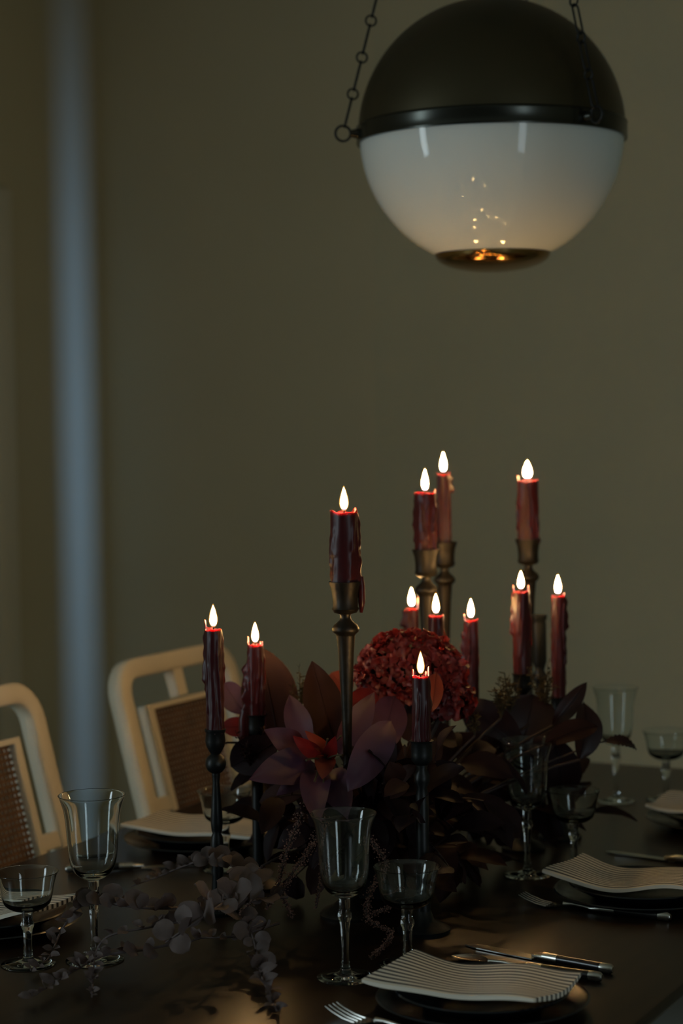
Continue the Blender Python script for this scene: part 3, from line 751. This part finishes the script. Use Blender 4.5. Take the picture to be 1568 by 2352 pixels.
for i, (u, v_, dp, wp, mt, bu, bv) in enumerate([(672, 1690, 2.66, 38, 'red', 735, 1735), (700, 1678, 2.67, 30, 'orange', 755, 1725), (740, 1790, 2.66, 50, 'orange', 748, 1735), (770, 1690, 2.66, 34, 'red', 752, 1740)]):
    leafobj('inner_petal', mt, fl, P(bu, bv, D0 + .01), P(u, v_, dp), wp*dp/FPX, TOCAM, bend=.12, fold=.2, seed=40+i)
for i, (u, v_) in enumerate([(703, 1746), (722, 1795), (743, 1800), (752, 1697), (783, 1690), (786, 1735)]):
    MB().tube(rel(curve(P(744, 1748, D0), P(u, v_, 2.66), .003), fc), [.0012]*8+[.0016], 6).build('stamen', M['moss'], fl)
# --- single leaves and petals, by what they look like
def oneleaf(name, label, m, base, tip, wpx, bend=.06, fold=.2, tipf=.5, nr=(0, 0, 0), cat='leaf', group=None, wav=.03, seed=0):
    (bu, bv, bd), (tu, tv, td) = base, tip
    B_, T2 = P(bu, bv, bd), P(tu, tv, td)
    o = thing(name, B_, label, cat, group)
    MB().tube(rel(curve(HEART, B_, .015), B_), .0022, 8).build('stem', M['stem'], o)
    v, f = leafgeo(B_, T2, wpx*(bd+td)/2/FPX, TOCAM + Vector(nr), bend, fold, tipf, 14, wav, seed)
    lf = MB().add(rel(v, B_), f).build('blade', M[m], o, angle=180)
    ax = T2 - B_; nn = (TOCAM + Vector(nr)); nn = (nn - ax*nn.dot(ax)/ax.length_squared).normalized()
    mid = [B_ + ax*(i/8) + nn*(bend*ax.length*4*(i/8)*(1-i/8) + .0006) for i in range(9)]
    MB().tube(rel(mid, B_), [.0012*(1-.08*i) for i in range(9)], 6).build('midrib', M[m], o)
    return o
oneleaf('pointed_leaf', 'upright pointed copper leaf standing beside the lone tall stick', 'brownleaf', (772, 1720, 2.78), (716, 1518, 2.80), 92, .06, .3, .55)
oneleaf('broad_leaf', 'broad copper leaf hanging behind the taper with heavy wax runs', 'brownleaf', (640, 1700, 2.92), (598, 1486, 2.94), 130, .05, .15, .5, seed=3)
oneleaf('broad_leaf', 'dark copper leaf below the taper with heavy wax runs', 'dark', (640, 1700, 2.83), (530, 1760, 2.86), 90, .1, .2, .4, seed=9)
oneleaf('red_petal', 'glowing orange red petal behind the lone tall stick', 'orange', (800, 1600, 3.02), (760, 1545, 3.02), 70, .05, .1, .3, cat='petal')
oneleaf('red_petal', 'bright crimson leaf hanging under the hydrangea toward the plum flower', 'red', (850, 1580, 2.80), (800, 1700, 2.74), 80, .08, .25, .4, cat='leaf')
oneleaf('red_petal', 'long plum leaf under the hydrangea centre', 'purple', (905, 1600, 2.80), (865, 1745, 2.70), 85, .08, .25, .4, cat='leaf', seed=2)
oneleaf('red_petal', 'salmon petal lit beside the taper before the hydrangea', 'orange', (1000, 1545, 2.76), (992, 1635, 2.72), 42, .05, .2, .4, cat='petal')
oneleaf('broad_leaf', 'mauve petal between the two tapers by the chair', 'purple', (560, 1640, 2.95), (512, 1568, 2.97), 60, .05, .1, .3, seed=4, cat='petal')
oneleaf('broad_leaf', 'rosy petal below the mauve one between the two tapers by the chair', 'red', (585, 1670, 2.93), (508, 1668, 2.93), 46, .05, .1, .3, seed=5, cat='petal')
# magnolia leaves, right
mg = 'magnolia leaves around the twin-spiked taper'
oneleaf('magnolia_leaf', 'dark magnolia leaf pointing up beside the thin taper', 'magnolia', (1268, 1668, 2.98), (1347, 1567, 3.00), 44, .05, .3, .55, group=mg)
oneleaf('magnolia_leaf', 'reddish magnolia leaf lying with its underside lit', 'brownleaf', (1248, 1712, 2.92), (1372, 1668, 2.96), 58, .10, .25, .4, (0, 0, .8), group=mg)
oneleaf('magnolia_leaf', 'dark curled magnolia leaf with a thin upturned tip', 'magnolia', (1330, 1745, 2.95), (1340, 1612, 2.99), 78, .12, .35, .6, (.6, 0, 0), group=mg, seed=3)
oneleaf('magnolia_leaf', 'broad round dark leaf below the twin-spiked taper', 'magnolia', (1185, 1770, 3.0), (1225, 1595, 3.02), 150, .10, .2, .2, group=mg, seed=4)
oneleaf('magnolia_leaf', 'dark leaf drooping between the round dark leaf and the hydrangea', 'magnolia', (1200, 1720, 2.98), (1062, 1612, 3.0), 96, .12, .2, .35, group=mg, seed=5)
oneleaf('magnolia_leaf', 'wide dark leaf hanging down over the magnolia coupe', 'dark', (1270, 1690, 3.05), (1295, 1825, 3.06), 96, .1, .2, .2, group=mg, seed=6)
oneleaf('magnolia_leaf', 'long brownish leaf stretched behind the rim of the goblet at the magnolia leaves', 'brownleaf', (1020, 1690, 2.96), (1215, 1782, 2.99), 92, .06, .2, .45, group=mg, seed=7)
# small serrated leaf on a thin twig
b0 = P(1330, 1722, 2.95); b1 = P(1392, 1703, 2.97)
tw = thing('leaf_twig', b0, 'thin twig carrying one small dark serrated leaf before a goblet at the wall', 'twig')
MB().tube(rel(curve(HEART, b0, .01) + curve(b0, b1, .002)[1:], b0), .0013, 6).build('twig', M['stem'], tw)
v, f = leafgeo(b1 + (b1-P(1410, 1700, 2.97))*.25, P(1462, 1722, 2.98), 34*2.97/FPX, Vector((0, 0, 1)) + TOCAM*.8, .18, .2, .55, 18)
v = [Vector(p) + Vector((0, 0, .0012*math.sin(i*2.2))) if (i % 7 in (0, 6)) else Vector(p) for i, p in enumerate(v)]
MB().add(rel(v, b0), f).build('leaf', M['magnolia'], tw, angle=180)

# --- crimson hydrangea head
def floret(seed):
    rnd = random.Random(seed); m = MB()
    for k in range(4):
        a = k*HP + rnd.uniform(-.2, .2); d_ = Vector((math.cos(a), math.sin(a), .55 + rnd.uniform(-.3, .35)))
        v, f = leafgeo((0, 0, 0), d_*(.0125*rnd.uniform(.8, 1.15)), .0125*rnd.uniform(.8, 1.1), (0, 0, 1), .12, .25, .1, 5, .16, seed*7+k)
        m.add(v, f)
    return m.mesh('floret', M['hyd'])
flor = [floret(i) for i in range(8)]
def hydrangea(name, at, rx, ry, rz, n, label, seed, mats=None):
    o = flower_root(name, at, label, 'flower', r=.004); rnd = random.Random(seed)
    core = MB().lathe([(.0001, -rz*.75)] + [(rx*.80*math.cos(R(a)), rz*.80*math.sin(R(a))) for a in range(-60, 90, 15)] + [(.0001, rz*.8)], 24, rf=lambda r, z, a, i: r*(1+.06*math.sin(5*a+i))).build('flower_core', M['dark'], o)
    for i in range(n):
        z = 1 - 1.62*(i+.5)/n; ph = i*2.39996
        rr_ = math.sqrt(max(0, 1-z*z)); d_ = Vector((rr_*math.cos(ph), rr_*math.sin(ph), z))
        lump = 1 + .13*noise.noise(d_*2.3 + Vector((seed, 0, 0))) + rnd.uniform(-.06, .06)
        pos = Vector((d_.x*rx, d_.y*ry, d_.z*rz))*lump*.93
        dd = (d_ + Vector((rnd.uniform(-.5, .5), rnd.uniform(-.5, .5), rnd.uniform(-.5, .5)))).normalized()
        q = dd.to_track_quat('Z', 'Y').to_matrix().to_4x4() @ Matrix.Rotation(rnd.uniform(0, 6.28), 4, 'Z') @ Matrix.Scale(rnd.uniform(.75, 1.25), 4)
        q.translation = pos
        link('floret', flor[i % 8], o, q)
    return o
hydrangea('hydrangea', P(942, 1548, 2.86), .078, .066, .056, 210, 'ruffled crimson hydrangea head at the heart of the flowers', 3)
# small wilted head to the right of it
hydrangea('hydrangea', P(1030, 1610, 2.84), .030, .030, .034, 60, 'small dark wilted flower head tucked against the big crimson hydrangea', 8)

# --- dried olive filler sprigs
def sprig(at, h, n, label, seed, m='moss', spread=.5, group='olive filler sprigs', down=False):
    rnd = random.Random(seed); o = thing('filler_sprig', at, label, 'sprig', group)
    MB().tube(rel(curve(HEART, at, .01), at), .0018, 6).build('stem', M['stem'], o)
    for k in range(n):
        a = rnd.uniform(0, 6.28); s = rnd.uniform(.2, 1)*spread
        d_ = Vector((math.cos(a)*s, math.sin(a)*s, 1)).normalized()*h*rnd.uniform(.5, 1)
        mb = MB(); mb.tube([(0, 0, 0), d_*.5, d_], [.0009, .0007, .0004], 5)
        for j in range(12):
            t_ = rnd.uniform(.25, 1); e = Vector((rnd.uniform(-1, 1), rnd.uniform(-1, 1), rnd.uniform(-.2, 1))).normalized()
            vv, ff = leafgeo(d_*t_, d_*t_ + e*rnd.uniform(.006, .012), .003, e.orthogonal(), .1, .2, .5, 3); mb.add(vv, ff)
        mb.build('sprig_branch', M[m], o)
    return o
sprig(P(1150, 1650, 2.92), .065, 12, 'dried olive filler sprig at the foot of the twin-spiked taper', 1)
sprig(P(1170, 1640, 3.00), .075, 12, 'dried olive filler sprig behind the twin-spiked taper', 2)
sprig(P(1250, 1640, 3.02), .085, 14, 'dried olive filler sprig between the twin-spiked taper and the thin taper', 3)
sprig(P(690, 1640, 2.90), .07, 10, 'dried olive filler sprig behind the pointed copper leaf', 4)
sprig(P(725, 1690, 2.80), .05, 10, 'dried olive filler sprig above the plum flower', 5)
sprig(P(575, 1760, 2.84), .06, 12, 'feathery brown filler against the cream chair stile', 6, 'brownleaf', .9)
sprig(P(1090, 1690, 2.84), .04, 8, 'pale dried filler below the taper next to the hydrangea', 7)

# --- leafy dark branches filling the body of the arrangement
def branch(a, b, label, seed, nl=8, ll=.07, lw=.03, m='dark', group=None, sag=.03):
    rnd = random.Random(seed); a = Vector(a); b = Vector(b)
    o = thing('leafy_branch', a, label, 'branch', group)
    c = curve(a, b, sag, 10); MB().tube(rel(c, a), [.0024*(1-.06*i) for i in range(11)], 6).build('stem', M['stem'], o)
    for k in range(nl):
        t_ = .25 + .75*k/(nl-1); p = c[min(10, int(t_*10))]
        ax = (c[min(10, int(t_*10))] - c[max(0, int(t_*10)-1)]).normalized()
        sd = ax.orthogonal().normalized(); sd = Matrix.Rotation(rnd.uniform(0, 6.28), 3, ax) @ sd
        d_ = (ax*.7 + sd*.9 + Vector((0, 0, rnd.uniform(-.4, .3)))).normalized()
        L = ll*rnd.uniform(.7, 1.2)
        tip = p + d_*L
        if tip.z < TZ + .004: tip.z = TZ + .004
        leafobj('leaf', m, o, p, tip, lw*rnd.uniform(.7, 1.2), Vector((rnd.uniform(-.6, .6), rnd.uniform(-.6, .6), 1)) + TOCAM*.7, bend=.1, fold=.25, tipf=.45, n=7, wav=.04, seed=seed*31+k)
    return o
GB = 'dark burgundy branches filling the body of the flowers'
LB = 'dark burgundy leafy branch in the shadowed body of the flowers'
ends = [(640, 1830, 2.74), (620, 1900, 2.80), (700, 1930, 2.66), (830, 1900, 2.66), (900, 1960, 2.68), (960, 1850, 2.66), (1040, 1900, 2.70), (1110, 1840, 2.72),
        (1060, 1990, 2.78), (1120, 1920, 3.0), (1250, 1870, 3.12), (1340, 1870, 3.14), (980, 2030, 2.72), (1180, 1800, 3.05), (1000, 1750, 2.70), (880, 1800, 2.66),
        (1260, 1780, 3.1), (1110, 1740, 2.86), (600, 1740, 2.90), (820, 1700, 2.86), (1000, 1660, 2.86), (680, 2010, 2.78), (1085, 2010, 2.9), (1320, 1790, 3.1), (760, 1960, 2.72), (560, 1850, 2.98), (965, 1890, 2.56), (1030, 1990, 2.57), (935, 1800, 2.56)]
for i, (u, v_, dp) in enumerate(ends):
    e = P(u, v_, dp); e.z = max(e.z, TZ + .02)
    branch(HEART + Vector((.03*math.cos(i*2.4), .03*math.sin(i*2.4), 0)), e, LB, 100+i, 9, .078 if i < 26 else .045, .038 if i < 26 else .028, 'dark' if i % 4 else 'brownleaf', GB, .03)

# --- hanging amaranth tassels
def amaranth(pts, label, seed, r0=.008):
    rnd = random.Random(seed); W_ = [P(*p) for p in pts]
    for p in W_: p.z = max(p.z, TZ + .008)
    o = thing('amaranth', W_[0], label, 'dried flower', 'hanging dried amaranth tassels')
    # smooth path
    path = []
    for i in range(len(W_)-1):
        p0 = W_[max(0, i-1)]; p1 = W_[i]; p2 = W_[i+1]; p3 = W_[min(len(W_)-1, i+2)]
        for k in range(8):
            t_ = k/8; path.append(.5*((2*p1) + (p2-p0)*t_ + (2*p0-5*p1+4*p2-p3)*t_*t_ + (3*p1-p0-3*p2+p3)*t_**3))
    path.append(W_[-1])
    MB().tube(rel(curve(HEART, W_[0], .02) + path[1:], W_[0]), .0016, 6).build('stem', M['stem'], o)
    mb = MB(); n = len(path)
    tet = [(0, 0, 1), (.94, 0, -.33), (-.47, .82, -.33), (-.47, -.82, -.33)]
    for i in range(n-1):
        seg = (path[i+1]-path[i]).length; cnt = int(seg/.00028)
        t0 = i/(n-1); rad = r0*1.45*(1 - .55*t0)*(.8 + .35*math.sin(i*1.7))
        for k in range(cnt):
            p = path[i].lerp(path[i+1], rnd.random()); d_ = Vector((rnd.gauss(0, 1), rnd.gauss(0, 1), rnd.gauss(0, 1))).normalized()
            c = p + d_*rad*rnd.uniform(.3, 1.0) - W_[0]; s = rnd.uniform(.0010, .0019)
            q = Matrix.Rotation(rnd.uniform(0, 6), 3, d_)
            if c.z + W_[0].z < TZ + .002: c.z = TZ + .002 - W_[0].z
            mb.add([c + q @ Vector(x)*s for x in tet], [(0, 1, 2), (0, 2, 3), (0, 3, 1), (1, 3, 2)])
    b_ = mb.build('seed_tassel', M['amar'], o, smooth=False); b_['kind'] = 'stuff'
    return o
amaranth([(705, 1850, 2.64), (680, 1900, 2.62), (655, 1965, 2.60), (640, 2030, 2.60), (612, 2085, 2.60)], 'brownish amaranth tassel hanging beside the goblet, with a straight end', 1)
amaranth([(745, 1890, 2.62), (712, 1950, 2.60), (675, 2000, 2.58), (650, 2050, 2.57), (672, 2105, 2.57)], 'brownish amaranth tassel hanging beside the goblet, with a hooked end', 2, .0075)
amaranth([(742, 1985, 2.60), (735, 2030, 2.58), (725, 2085, 2.57)], 'thin short amaranth tassel against a goblet bowl', 3, .004)
amaranth([(850, 1930, 2.62), (885, 1985, 2.60), (850, 2050, 2.58), (845, 2110, 2.56), (898, 2145, 2.53), (852, 2205, 2.46)], 'reddish amaranth tassel trailing from the goblet to the napkin', 4, .0075)
amaranth([(920, 2050, 2.60), (890, 2085, 2.58), (850, 2100, 2.57)], 'short amaranth tassel between goblet and coupe', 5, .006)
amaranth([(600, 1990, 2.70), (585, 2060, 2.68), (540, 2110, 2.66)], 'dark amaranth tassel beside the ball-turned stick', 6, .006)

# --- eucalyptus branches on the table
euc_round = []
for s in range(4):
    v, f = leafgeo((0, 0, 0), (.034, 0, .002), .032, (0, 0, 1), .10, .12, .5, 8, .05, s, round_=True)
    euc_round.append(MB().add(v, f).mesh('round_leaf', M['euc'], True))
euc_tip = []
for s in range(4):
    v, f = leafgeo((0, 0, 0), (.040, 0, .004), .021, (0, 0, 1), .12, .2, .5, 8, .06, s+9)
    euc_tip.append(MB().add(v, f).mesh('narrow_leaf', M['euc'], True))
def eucalyptus(pts, label, seed, s0=1.0, s1=.35, step=.017):
    rnd = random.Random(seed); W_ = [PL(u, v_, z) for (u, v_, z) in pts]
    o = thing('eucalyptus_branch', W_[0], label, 'branch', 'dusty eucalyptus branches trailing on the table')
    path = []
    for i in range(len(W_)-1):
        p0 = W_[max(0, i-1)]; p1 = W_[i]; p2 = W_[i+1]; p3 = W_[min(len(W_)-1, i+2)]
        for k in range(8):
            t_ = k/8; path.append(.5*((2*p1) + (p2-p0)*t_ + (2*p0-5*p1+4*p2-p3)*t_*t_ + (3*p1-p0-3*p2+p3)*t_**3))
    path.append(W_[-1]); n = len(path)
    MB().tube(rel(path, W_[0]), [.0021*(1-.6*i/(n-1)) for i in range(n)], 6).build('stem', M['eucstem'], o)
    acc = 0; L = sum((path[i+1]-path[i]).length for i in range(n-1)); run = 0; kk = 0
    for i in range(n-1):
        sl = (path[i+1]-path[i]).length; ax = (path[i+1]-path[i]).normalized()
        acc += sl; run += sl
        t_ = run/L; sc = s0 + (s1-s0)*t_
        if acc > step*(.55 + .6*sc):
            acc = 0; kk += 1
            base_a = rnd.uniform(0, 6.28)
            for h in (0, 1):
                sd = Matrix.Rotation(base_a + math.pi*h + rnd.uniform(-.4, .4), 3, ax) @ ax.orthogonal().normalized()
                d_ = (ax*.45 + sd).normalized()
                if d_.z < -.25: d_.z = rnd.uniform(-.1, .5); d_.normalize()
                nr = (Vector((rnd.uniform(-.8, .8), rnd.uniform(-.8, .8), .7)) + TOCAM*.9); nr = (nr - d_*nr.dot(d_)).normalized()
                y_ = nr.cross(d_)
                m4 = Matrix((d_, y_, nr)).transposed().to_4x4() @ Matrix.Scale(sc*rnd.uniform(.6, 1.2), 4)
                pos = path[i+1] - W_[0]
                md = (euc_round if sc > .55 else euc_tip)[(kk + h) % 4]
                lo = min((m4 @ v_.co).z for v_ in md.vertices) + path[i+1].z
                if lo < TZ + .001: pos = pos + Vector((0, 0, TZ + .001 - lo))
                m4.translation = pos
                link('leaf', md, o, m4)
    return o
eucalyptus([(660, 2060, .82), (540, 2075, .83), (440, 2110, .82), (340, 2130, .82), (250, 2150, .81), (220, 2190, .79), (214, 2240, .775), (211, 2290, .768)], 'long eucalyptus branch whose tip hangs straight toward the table edge', 1, .85, .3)
eucalyptus([(600, 2040, .84), (545, 1995, .84), (480, 1975, .84), (420, 1990, .82), (360, 2015, .79), (300, 2036, .775)], 'eucalyptus branch curving away toward the knife', 2, .8, .35)
eucalyptus([(420, 2085, .83), (330, 2085, .84), (240, 2075, .84), (180, 2085, .82), (140, 2140, .79), (112, 2200, .77), (70, 2228, .768)], 'eucalyptus branch reaching the foot of a coupe', 3, .85, .35)
eucalyptus([(430, 2160, .80), (340, 2180, .79), (240, 2195, .78), (170, 2230, .775), (120, 2260, .77), (76, 2288, .768)], 'low eucalyptus sprig lying flat on the wood below a coupe foot', 4, .7, .4)
eucalyptus([(520, 2080, .82), (570, 2130, .81), (590, 2190, .79), (600, 2240, .78), (622, 2290, .77), (636, 2322, .768)], 'eucalyptus branch drooping to a pale tip on the bare wood', 5, .8, .35)
eucalyptus([(560, 2040, .83), (490, 2090, .84), (430, 2130, .83), (380, 2165, .81)], 'short eucalyptus branch with the largest round leaves', 6, 1.25, 1.0, .02)
eucalyptus([(640, 2120, .79), (540, 2150, .79), (460, 2155, .785), (400, 2180, .775)], 'eucalyptus twig low under the long branch', 7, .7, .4)
